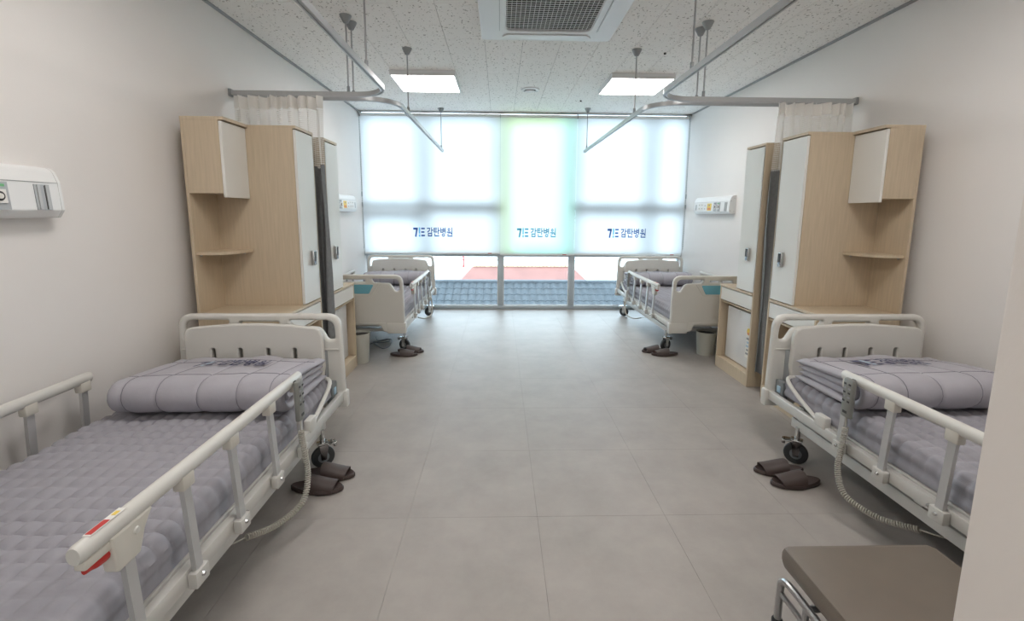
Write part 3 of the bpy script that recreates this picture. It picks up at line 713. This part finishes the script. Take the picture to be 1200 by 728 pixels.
        lv = MB().tube(smooth_path([(0, -1.645, .615), (0, -1.66, .600), (0, -1.69, .602), (0, -1.715, .606)], 4), [.012] * 9 + [.009] * 4, 8, flat=.8).build('release_lever', 'red', g)
        lv['label'] = 'red release lever'
        tp = .655 + .024
        st = MB().box(-.009, .009, -1.70, -1.60, tp - .0005, tp + .0008).build('warning_sticker', 'label_white', g)
        MB().box(-.007, .007, -1.695, -1.645, tp + .0008, tp + .0016).build('warning_print', 'red', st)
        MB().box(-.005, .005, -1.628, -1.612, tp + .0008, tp + .0016).build('caution_mark', 'label_yellow', st)
    return t
def thing_part(name, parent, loc):
    o = bpy.data.objects.new(name, None); COL.objects.link(o); o.parent = parent; o.location = loc; o.empty_display_size = 0.05; return o

BEDS = [(-1.39, 2.65, 'left', 'near'), (2.10, 2.65, 'right', 'near'), (-1.385, 6.42, 'left', 'far'), (2.135, 6.42, 'right', 'far')]
blab = ['ivory hospital bed on the left, closest, cut by the picture edge', 'ivory hospital bed on the right, closest, behind the door jamb',
        'ivory hospital bed by the window on the left', 'ivory hospital bed by the window on the right']
proto = build_bed()
for i, (x, y, sd, nf) in enumerate(BEDS):
    o = proto if i == 0 else copy_tree(proto)
    o.location = (x, y, 0); o['label'] = blab[i]

# mattress with quilted pad
def mattress_mesh():
    hw, L_, zb, zt, r = .425, 1.90, 0.0, .118, .045
    # profile across by arc length
    prof = []
    n_side, n_arc, n_top = 7, 8, 112
    for k in range(n_side): prof.append((-hw - .004 * math.sin(k), zb + (zt - r - zb) * k / n_side, -1, 0))
    for k in range(n_arc): a_ = PI - PI / 2 * k / n_arc; prof.append((-hw + r + r * math.cos(a_), zt - r + r * math.sin(a_), math.cos(a_), math.sin(a_)))
    for k in range(n_top + 1): prof.append((-hw + r + (2 * hw - 2 * r) * k / n_top, zt, 0, 1))
    for k in range(1, n_arc + 1): a_ = PI / 2 - PI / 2 * k / n_arc; prof.append((hw - r + r * math.cos(a_), zt - r + r * math.sin(a_), math.cos(a_), math.sin(a_)))
    for k in range(1, n_side + 1): prof.append((hw + .004 * math.sin(k), zt - r - (zt - r - zb) * k / n_side, 1, 0))
    s_ = [0.0]
    for i in range(1, len(prof)): s_.append(s_[-1] + math.hypot(prof[i][0] - prof[i - 1][0], prof[i][1] - prof[i - 1][1]))
    mid = s_[-1] / 2; P_ = .057
    NY = 270; mb = MB(); m_ = len(prof)
    for j in range(NY + 1):
        y = -L_ * j / NY; e = min(-y, L_ + y)
        for i, (x, z, nx, nz) in enumerate(prof):
            a_ = abs(math.sin(PI * (s_[i] - mid + .5 * P_) / P_)); b_ = abs(math.sin(PI * (y + .02) / P_))
            d = .0160 * (a_ * b_) ** .55 - .006
            d += .004 * math.sin(x * 9 + y * 4) * math.sin(y * 7 + 1.3) + .0025 * math.sin(x * 23 - y * 17)
            if z < zt - r + .001: d = d * .45 * min(1, z / .03)
            zz = z + nz * d
            if e < r: zz = min(zz, zt - r + math.sqrt(max(0, r * r - (r - e) ** 2)) + nz * d) if z > zt - r else zz
            mb.v.append((x + nx * d, y + (.006 * math.sin(x * 31) if e < .001 else 0), max(zz, 0)))
    for j in range(NY):
        for i in range(m_ - 1): k = j * m_ + i; mb.f.append((k, k + 1, k + m_ + 1, k + m_))
    mb.f.append(tuple(range(m_))); mb.f.append(tuple(NY * m_ + i for i in range(m_)))
    mb.f.append((0, NY * m_, NY * m_ + m_ - 1, m_ - 1))
    return mb.mesh('mattress', 60)
mme = mattress_mesh()
mlab = ['grey quilted mattress on the near left bed', 'grey quilted mattress on the near right bed', 'grey quilted mattress on the far left bed', 'grey quilted mattress on the far right bed']
for i, (x, y, sd, nf) in enumerate(BEDS):
    tag(obj('mattress', mme, 'pad', None, (x, y - .135, .3525)), mlab[i], 'mattress', 'quilted grey mattresses')

# folded comforter: two nested folds of quilted cloth
CW, CD, CT_, SLP = .77, .48, .0245, .13
def wob(x, y): return .006 * math.sin(x * 6.3 + 1.1 + y * 3) + .004 * math.sin(x * 15 - y * 11)
STITCH = []
def comforter_mesh():
    mb = MB(); NX = 90; STITCH.clear(); rows = []
    def center(zlo, zhi, yf, yb):
        r = (zhi - zlo) / 2; p = []
        for k in range(13): p.append((yb + (yf + r - yb) * k / 12, zlo))
        for k in range(1, 10): a_ = -PI / 2 - PI * k / 10; p.append((yf + r + r * math.cos(a_), (zlo + zhi) / 2 + r * math.sin(a_)))
        for k in range(13): p.append((yf + r + (yb + .01 - yf - r) * k / 12, zhi))
        return p
    for (zlo, zhi, yf, yb, dx) in ((.027, .173, -CD, 0, 0), (.0765, .1235, -CD + .055, -.015, -.012)):
        c = center(zlo, zhi, yf, yb); n = len(c); rings = []
        al = [0.0]
        for i in range(1, n): al.append(al[-1] + math.hypot(c[i][0] - c[i - 1][0], c[i][1] - c[i - 1][1]))
        for j in range(NX + 1):
            u = j / NX; x = (-CW / 2 + CW * u) + dx * (1 if u > .5 else -1) * abs(2 * u - 1)
            e = min(u, 1 - u) * CW; endr = math.sqrt(max(0.02, min(1, e / .03) * (2 - min(1, e / .03))))
            seam = abs(math.sin(PI * (x - .03 * math.sin(7 * x)) / .15)) ** .4
            top, bot = [], []
            for i in range(n):
                a_ = c[max(i - 1, 0)]; b_ = c[min(i + 1, n - 1)]; tx, tz = b_[0] - a_[0], b_[1] - a_[1]; l = math.hypot(tx, tz); nx_, nz_ = -tz / l, tx / l
                ss = abs(math.sin(PI * (al[i] - .655) / .29 + .12 * math.sin(9 * x))) ** .35
                th = CT_ * endr * (.45 + .55 * min(seam, ss))
                # both ends of the ribbon are rounded too
                ee = min(al[i], al[-1] - al[i]); th *= math.sqrt(max(.03, min(1, ee / .025) * (2 - min(1, ee / .025))))
                h_ = c[i][1] / .2; w_ = (wob(x, c[i][0]) - SLP * (c[i][0] + CD)) * h_
                yy = c[i][0] + .010 * math.sin(x * 8 + 2) * h_ + (.012 * math.sin(x * 21) if ee < .05 else 0)
                out_ = CT_ * endr * .82 + (th - CT_ * endr * .8)
                top.append((x, yy + nx_ * -out_, max(.001, c[i][1] + w_ - nz_ * out_)))
                bot.append((x, yy + nx_ * th * .95, max(.001, c[i][1] + w_ + nz_ * th * .95)))
            rings.append(top + bot[::-1])
            if dx == 0: rows.append(bot)
        if dx == 0:
            k_ = min(range(n), key=lambda i: abs(al[i] - .655)); STITCH.append([r_[k_] for r_ in rows[2:-2]])
            k2_ = min(range(n), key=lambda i: abs(al[i] - .945)); STITCH.append([r_[k2_] for r_ in rows[2:-2]])
            sx = [(-CW / 2 + CW * j / NX) for j in range(NX + 1)]
            ph = [math.floor((x - .03 * math.sin(7 * x)) / .15) for x in sx]
            for j in range(3, NX - 2):
                if ph[j] != ph[j - 1]: STITCH.append([p_ for p_ in rows[j][10:n - 2]])
        m_ = len(rings[0]); base = len(mb.v)
        for r_ in rings: mb.v += r_
        for j in range(NX):
            for k in range(m_): k2 = (k + 1) % m_; mb.f.append((base + j * m_ + k, base + j * m_ + k2, base + (j + 1) * m_ + k2, base + (j + 1) * m_ + k))
        mb.f.append(tuple(base + k for k in range(m_))); mb.f.append(tuple(base + NX * m_ + k for k in range(m_)))
    return mb.mesh('comforter', 60)
cme = comforter_mesh()
sb = MB()
for st_ in STITCH: sb.tube([(x, y, z + .0005) for x, y, z in st_], .0018, 5)
stitch_me = sb.mesh('stitching')
clab = ['folded grey comforter with navy logo at the head of the near left bed', 'folded grey comforter with navy logo at the head of the near right bed',
        'folded grey comforter on the far left bed', 'folded grey comforter on the far right bed']
a_, b_, c_ = logo_quads(); s = .058
fn = lambda x, y: ((x - 3.05) * s, -.245 + y * .105, .173 + CT_ * .98 + .0065 + (wob((x - 3.05) * s, -.245 + y * .105) - SLP * (CD - .245 + y * .105)) * .865)
p0, p1, p2 = print_mesh('lettering', c_, fn), print_mesh('logo_print', a_, fn), print_mesh('logo_accent_print', b_, fn)
for i, (x, y, sd, nf) in enumerate(BEDS):
    off = .045 if sd == 'left' else -.045
    o = tag(obj('comforter', cme, 'comforter', None, (x + off, y - .20, .482)), clab[i], 'comforter', 'folded grey comforters')
    o.scale.z = .92
    obj('stitching', stitch_me, 'stitch', o)
    obj('lettering', p0, 'navy', o); obj('logo_print', p1, 'navy', o); obj('logo_accent_print', p2, 'label_blue', o)

# bed remotes with coiled cords
def remote(bx, yh, side, label, fine=True):
    """side +1: aisle is at +x"""
    xr = bx + side * .468; yr = yh - .70
    t = thing('bed_remote', label, 'remote control', (xr, yr, .48), group='bed remote controls on the rails')
    X = lambda d: side * d
    bd = MB().box(X(.022), X(.046), -.029, .029, .0, .185, .010).build('body', 'remote', t)
    MB().box(X(-.024), X(.022), -.012, .012, .168, .182, .004).box(X(-.03), X(-.022), -.012, .012, .150, .182, .003).build('hanger_clip', 'dark', t)
    for r_ in range(5):
        for c in (-1, 1): MB().box(X(.046), X(.0475), c * .014 - .007, c * .014 + .007, .075 + r_ * .020, .084 + r_ * .020, .001).build('button', 'print_grey' if r_ % 2 else 'dark', bd)
    MB().box(X(.046), X(.0472), -.012, .012, .022, .034).build('maker_label', 'dark', bd)
    pth = smooth_path([(X(.034), 0, .003), (X(.034), 0, -.06), (X(.045), -.005, -.14), (X(.06), -.02, -.26), (X(.055), -.08, -.345), (X(.0), -.20, -.365), (X(-.06), -.32, -.33)], 60 if fine else 8)
    MB().tube([pth[k] for k in range(0, len(pth) // 7, 6 if fine else 1)] + [pth[len(pth) // 7]], .0032, 6).build('cord_lead', 'cord', t)
    if fine:
        hel = MB(); pts = []; st = len(pth) // 7
        L_ = 0; tot = sum((pth[i + 1] - pth[i]).length for i in range(st, len(pth) - 1)); turns = 62
        for i in range(st, len(pth) - 1):
            tg = (pth[i + 1] - pth[i]); l = tg.length; tg.normalize()
            a1 = Vector((1, 0, 0)); a1 = (a1 - tg * a1.dot(tg)).normalized(); b1 = tg.cross(a1)
            for q in range(2):
                ph = 2 * PI * turns * (L_ + l * q / 2) / tot
                pts.append(pth[i] + tg * (l * q / 2) + a1 * (0.0105 * math.cos(ph)) + b1 * (0.0105 * math.sin(ph)))
            L_ += l
        hel.tube(pts, .0036, 5); hel.build('coiled_cord', 'cord', t, angle=80)
    else:
        MB().tube(pth[len(pth) // 7:], .008, 8).build('coiled_cord', 'cord', t)
    MB().tube(smooth_path([pth[-1], (X(-.12), -.42, -.30), (X(-.30), -.50, -.24)], 8), .003, 6).build('cord_tail', 'cord', t)
remote(-1.39, 2.65, 1, 'grey bed remote with coiled cord on the near left bed rail')
remote(2.10, 2.65, -1, 'grey bed remote with coiled cord on the near right bed rail')
remote(-1.385, 6.42, 1, 'grey bed remote with cord on the far left bed rail', False)
remote(2.135, 6.42, -1, 'grey bed remote with cord on the far right bed rail', False)

# ================================================================== BED HEAD CONSOLES
def console(side, y0, y1, slot_dir, label, zc=1.405):
    """side -1 left wall; slot_dir: end (+1 = towards window) with the rail slot"""
    xw = XL if side < 0 else XR
    t = thing('bed_head_console', label, 'wall console', (xw, (y0 + y1) / 2, zc), group='white medical consoles on the walls')
    X = lambda d: -side * d
    L2 = (y1 - y0) / 2
    prof = rpoly([(0, 0.012, 0), (.055, 0, .02), (.078, .035, .012), (.072, .150, .012), (.050, .208, .05), (0, .215, 0)], 7)
    MB().prism(prof, lambda d, z, a_: (X(d), a_, z), -L2 + .012, L2 - .012).build('body', 'med', t, angle=25)
    for e in (-1, 1):
        c = MB().prism([(d * 1.03 if d > 0 else d, z) for d, z in prof], lambda d, z, a_: (X(d), a_, z), e * (L2 - .012), e * L2).build('end_cap', 'med', t, angle=25)
        for (d, z) in ((.02, .03), (.02, .18), (.062, .04), (.058, .15)): MB().lathe([(.001, e * L2), (.004, e * L2), (.003, e * (L2 + .0015)), (.001, e * (L2 + .0015))], 8, (X(d), 0, z), 'y').build('screw', 'hanger', c)
    f = .0775
    fd = lambda z: .0785 - (z - .035) / .11 * .006
    def plate(name, m_, c, w, z0, z1, th=.004, par=t):
        yy = slot_dir * (L2 - c)
        return MB().prism([(fd(z0) - .006, z0), (fd(z0) + th, z0), (fd(z1) + th, z1), (fd(z1) - .006, z1)], lambda d, z, a_: (X(d), a_, z), yy - w / 2, yy + w / 2).build(name, m_, par)
    MB().box(X(.0735), X(.0745), -L2 + .013, L2 - .013, .146, .148).build('seam', 'hanger', t)
    s_ = plate('rail_slot', 'med_grey', .085, .062, .035, .138, .003)
    for dc in (-.018, .016): plate('slot_lip', 'rail_grey', .085 + dc, .012, .037, .136, .007, s_)
    plate('slot_groove', 'dark', .072, .008, .038, .134, .004, s_)
    for k, c in enumerate((.255, .345)):
        g_ = plate('gas_outlet', 'med_grey', c, .075, .035, .140, .004)
        plate('outlet_face', 'label_white', c + .004, .055, .060, .112, .010, g_)
        yy = slot_dir * (L2 - c - .004)
        MB().lathe([(.0135, X(fd(.086) + .010)), (.018, X(fd(.086) + .010)), (.018, X(fd(.086) + .014)), (.0135, X(fd(.086) + .014))], 18, (0, yy, .086), 'x').build('outlet_ring', 'dark', g_)
        MB().lathe([(.002, X(fd(.086) + .009)), (.011, X(fd(.086) + .009)), (.010, X(fd(.086) + .018)), (.002, X(fd(.086) + .019))], 12, (0, yy, .086), 'x').build('outlet_nozzle', 'label_white', g_)
        plate('outlet_tag', 'label_green' if k == 0 else 'print_grey', c, .05, .122, .132, .0055, g_)
    y_ = plate('notice_sticker', 'label_yellow', .50, .11, .045, .130, .0015); plate('sticker_icon', 'print_grey', .50, .03, .100, .118, .003, y_); plate('sticker_text', 'label_orange', .50, .085, .052, .078, .003, y_)
    for c in (.70, .78):
        for z in (.052, .098):
            q = plate('socket', 'label_white', c, .055, z, z + .034, .003)
            plate('socket_holes', 'print_grey', c, .022, z + .012, z + .022, .0042, q)
    plate('switch', 'print_grey', .62, .014, .10, .112, .003); plate('switch', 'print_grey', .62, .014, .06, .072, .003)
    plate('name_strip', 'med_grey', .88, .03, .05, .12, .0015)
    return t
console(-1, 1.08, 2.035, 1, 'white medical console on the left wall above the near bed', 1.365)
console(-1, 5.15, 6.10, -1, 'white medical console on the left wall beside the window')
console(1, 5.15, 6.10, -1, 'white medical console on the right wall beside the window')

# ================================================================== SMALL THINGS ON THE FLOOR
def slipper_meshes():
    n = 28; out = []
    for k in range(n):
        a_ = 2 * PI * k / n; x = .135 * math.cos(a_); w = .050 - .006 * math.cos(a_ * 2) + (.005 if x > 0 else -.003)
        out.append((x, w * math.sin(a_) * (1 + .06 * math.cos(a_))))
    mb = MB(); lv = [(.90, 0.0), (1.0, .006), (1.0, .018), (.95, .024), (.80, .019), (.4, .018)]
    for (sc, z) in lv: mb.v += [(x * (sc if sc < .95 else sc), y * sc, z + (.006 * max(0, -x / .135) if z > .01 else 0)) for x, y in out]
    for i in range(len(lv) - 1):
        for k in range(n): k2 = (k + 1) % n; mb.f.append((i * n + k, i * n + k2, (i + 1) * n + k2, (i + 1) * n + k))
    mb.f += [tuple(range(n)), tuple((len(lv) - 1) * n + k for k in range(n))]
    sole = mb.mesh('sole', 50)
    mb = MB(); nx, na = 8, 12
    for sh_ in (0, 1):
        for i in range(nx + 1):
            u = i / nx; x = -.025 + .115 * u; w = .056 - .006 * u; h_ = .066 - .026 * u - sh_ * .005; w -= sh_ * .004
            for k in range(na + 1):
                a_ = PI * k / na; sx = .012 * math.sin(a_) * (1 if i == nx else (-1 if i == 0 else 0))
                mb.v.append((x + sx, w * math.cos(a_), .008 + h_ * math.sin(a_) ** .75))
    m_ = na + 1; off = (nx + 1) * m_
    for sh_ in (0, 1):
        for i in range(nx):
            for k in range(na): q = sh_ * off + i * m_ + k; mb.f.append((q, q + 1, q + m_ + 1, q + m_))
    for i in (0, nx):
        for k in range(na): q = i * m_ + k; mb.f.append((q, q + 1, off + q + 1, off + q))
    for i in range(nx):
        for k in (0, na): q = i * m_ + k; mb.f.append((q, q + m_, off + q + m_, off + q))
    return sole, mb.mesh('strap', 50)
so, stp = slipper_meshes()
def slipper(x, y, rz, label, sc=1.0):
    t = thing('slipper', label, 'slipper', (x, y, 0.0), rz, 'brown slippers by the beds'); t.scale = (sc, sc, sc)
    obj('sole', so, 'brown', t); obj('strap', stp, 'brown', t)
slipper(-.925, 2.170, -.05, 'brown slipper by the near left bed wheel, the one closer to the camera')
slipper(-.905, 2.292, -.06, 'brown slipper by the near left bed wheel, the one farther from the camera')
slipper(1.555, 2.180, PI + .05, 'brown slipper by the near right bed wheel, the one closer to the camera')
slipper(1.535, 2.295, PI - .03, 'brown slipper by the near right bed wheel, the one farther from the camera')
slipper(-.945, 4.385, .0, 'brown slipper at the far left bed, closer to the camera')
slipper(-.900, 4.50, -.1, 'brown slipper at the far left bed, half under the wheel')
slipper(1.655, 4.385, PI, 'brown slipper at the far right bed, closer to the camera')
slipper(1.590, 4.50, PI + .1, 'brown slipper at the far right bed, half behind the other')

def bin_(x, y, h_, label):
    t = thing('waste_bin', label, 'waste bin', (x, y, 0), group='grey waste bins')
    MB().lathe([(.06, 0), (.078, 0), (.095, h_ - .012), (.099, h_), (.094, h_), (.090, h_ - .015), (.074, .012), (.03, .012)], 28).build('tub', 'bin', t)
    MB().lathe([(.02, h_ - .03), (.088, h_ - .025), (.088, h_ - .02), (.02, h_ - .022)], 28).build('liner', 'dark', t)
bin_(-1.315, 4.195, .285, 'grey plastic waste bin between left cabinet and bed footboard')
bin_(2.085, 4.43, .235, 'grey plastic waste bin under the foot of the far right bed')

p = smooth_path([(-1.40, 5.05, .006), (-1.33, 4.90, .006), (-1.25, 4.96, .008), (-1.20, 4.85, .012), (-1.30, 4.80, .012), (-1.38, 4.86, .006), (-1.30, 4.72, .006), (-1.20, 4.60, .006), (-1.16, 4.70, .010), (-1.20, 4.92, .016), (-1.36, 4.78, .012), (-1.45, 4.70, .006)], 8)
tag(MB().tube(p, .0045, 6).build('power_cable', 'hub'), 'tangled grey cable on the floor under the far left bed', 'cable')

# low companion bed in the corner
bn = thing('companion_bed', 'low padded taupe vinyl companion bench with steel tube legs beside the jamb', 'bench', (1.215, .93, 0))
mb = MB().box(-.265, .265, -.46, .45, .222, .300, .028); bn_s = mb.build('seat_pad', 'vinyl', bn)
pp = []
def rect_tube(z, e): return [(x, y, z) for x, y in rpoly([(-.265 + e, -.46 + e, .03), (.265 - e, -.46 + e, .03), (.265 - e, .45 - e, .03), (-.265 + e, .45 - e, .03)], 5)]
q = rect_tube(.290, .011); MB().tube(q + q[:1], .0035, 6, False).build('piping', 'vinyl', bn_s)
MB().box(-.24, .24, -.43, .42, .212, .222).build('base_board', 'dark', bn)
for sx in (-1, 1):
    x = sx * .262
    pth = smooth_path([(x, .425, .025), (x, .425, .15), (x, .415, .18), (x, .375, .196), (x, .2, .196), (x, -.3, .196), (x, -.385, .196), (x, -.425, .18), (x, -.435, .15), (x, -.435, .025)], 5)
    MB().tube(pth, .0115, 10).build('leg_frame', 'steel', bn)
    MB().tube([(x, .42, .135), (x, -.43, .135)], .009, 10).build('lower_rail', 'steel', bn)
    for y in (.425, -.435): MB().lathe([(.006, 0), (.017, 0), (.018, .03), (.014, .036), (.006, .036)], 14, (x, y, 0)).build('rubber_foot', 'rubber', bn)
for y in (.30, -.31): MB().tube([(-.262, y, .19), (.262, y, .19)], .010, 10).build('cross_tube', 'steel', bn)
MB().tube([(-.262, .3, .196), (-.262, .3, .03)], .010, 10).build('inner_leg', 'steel', bn)
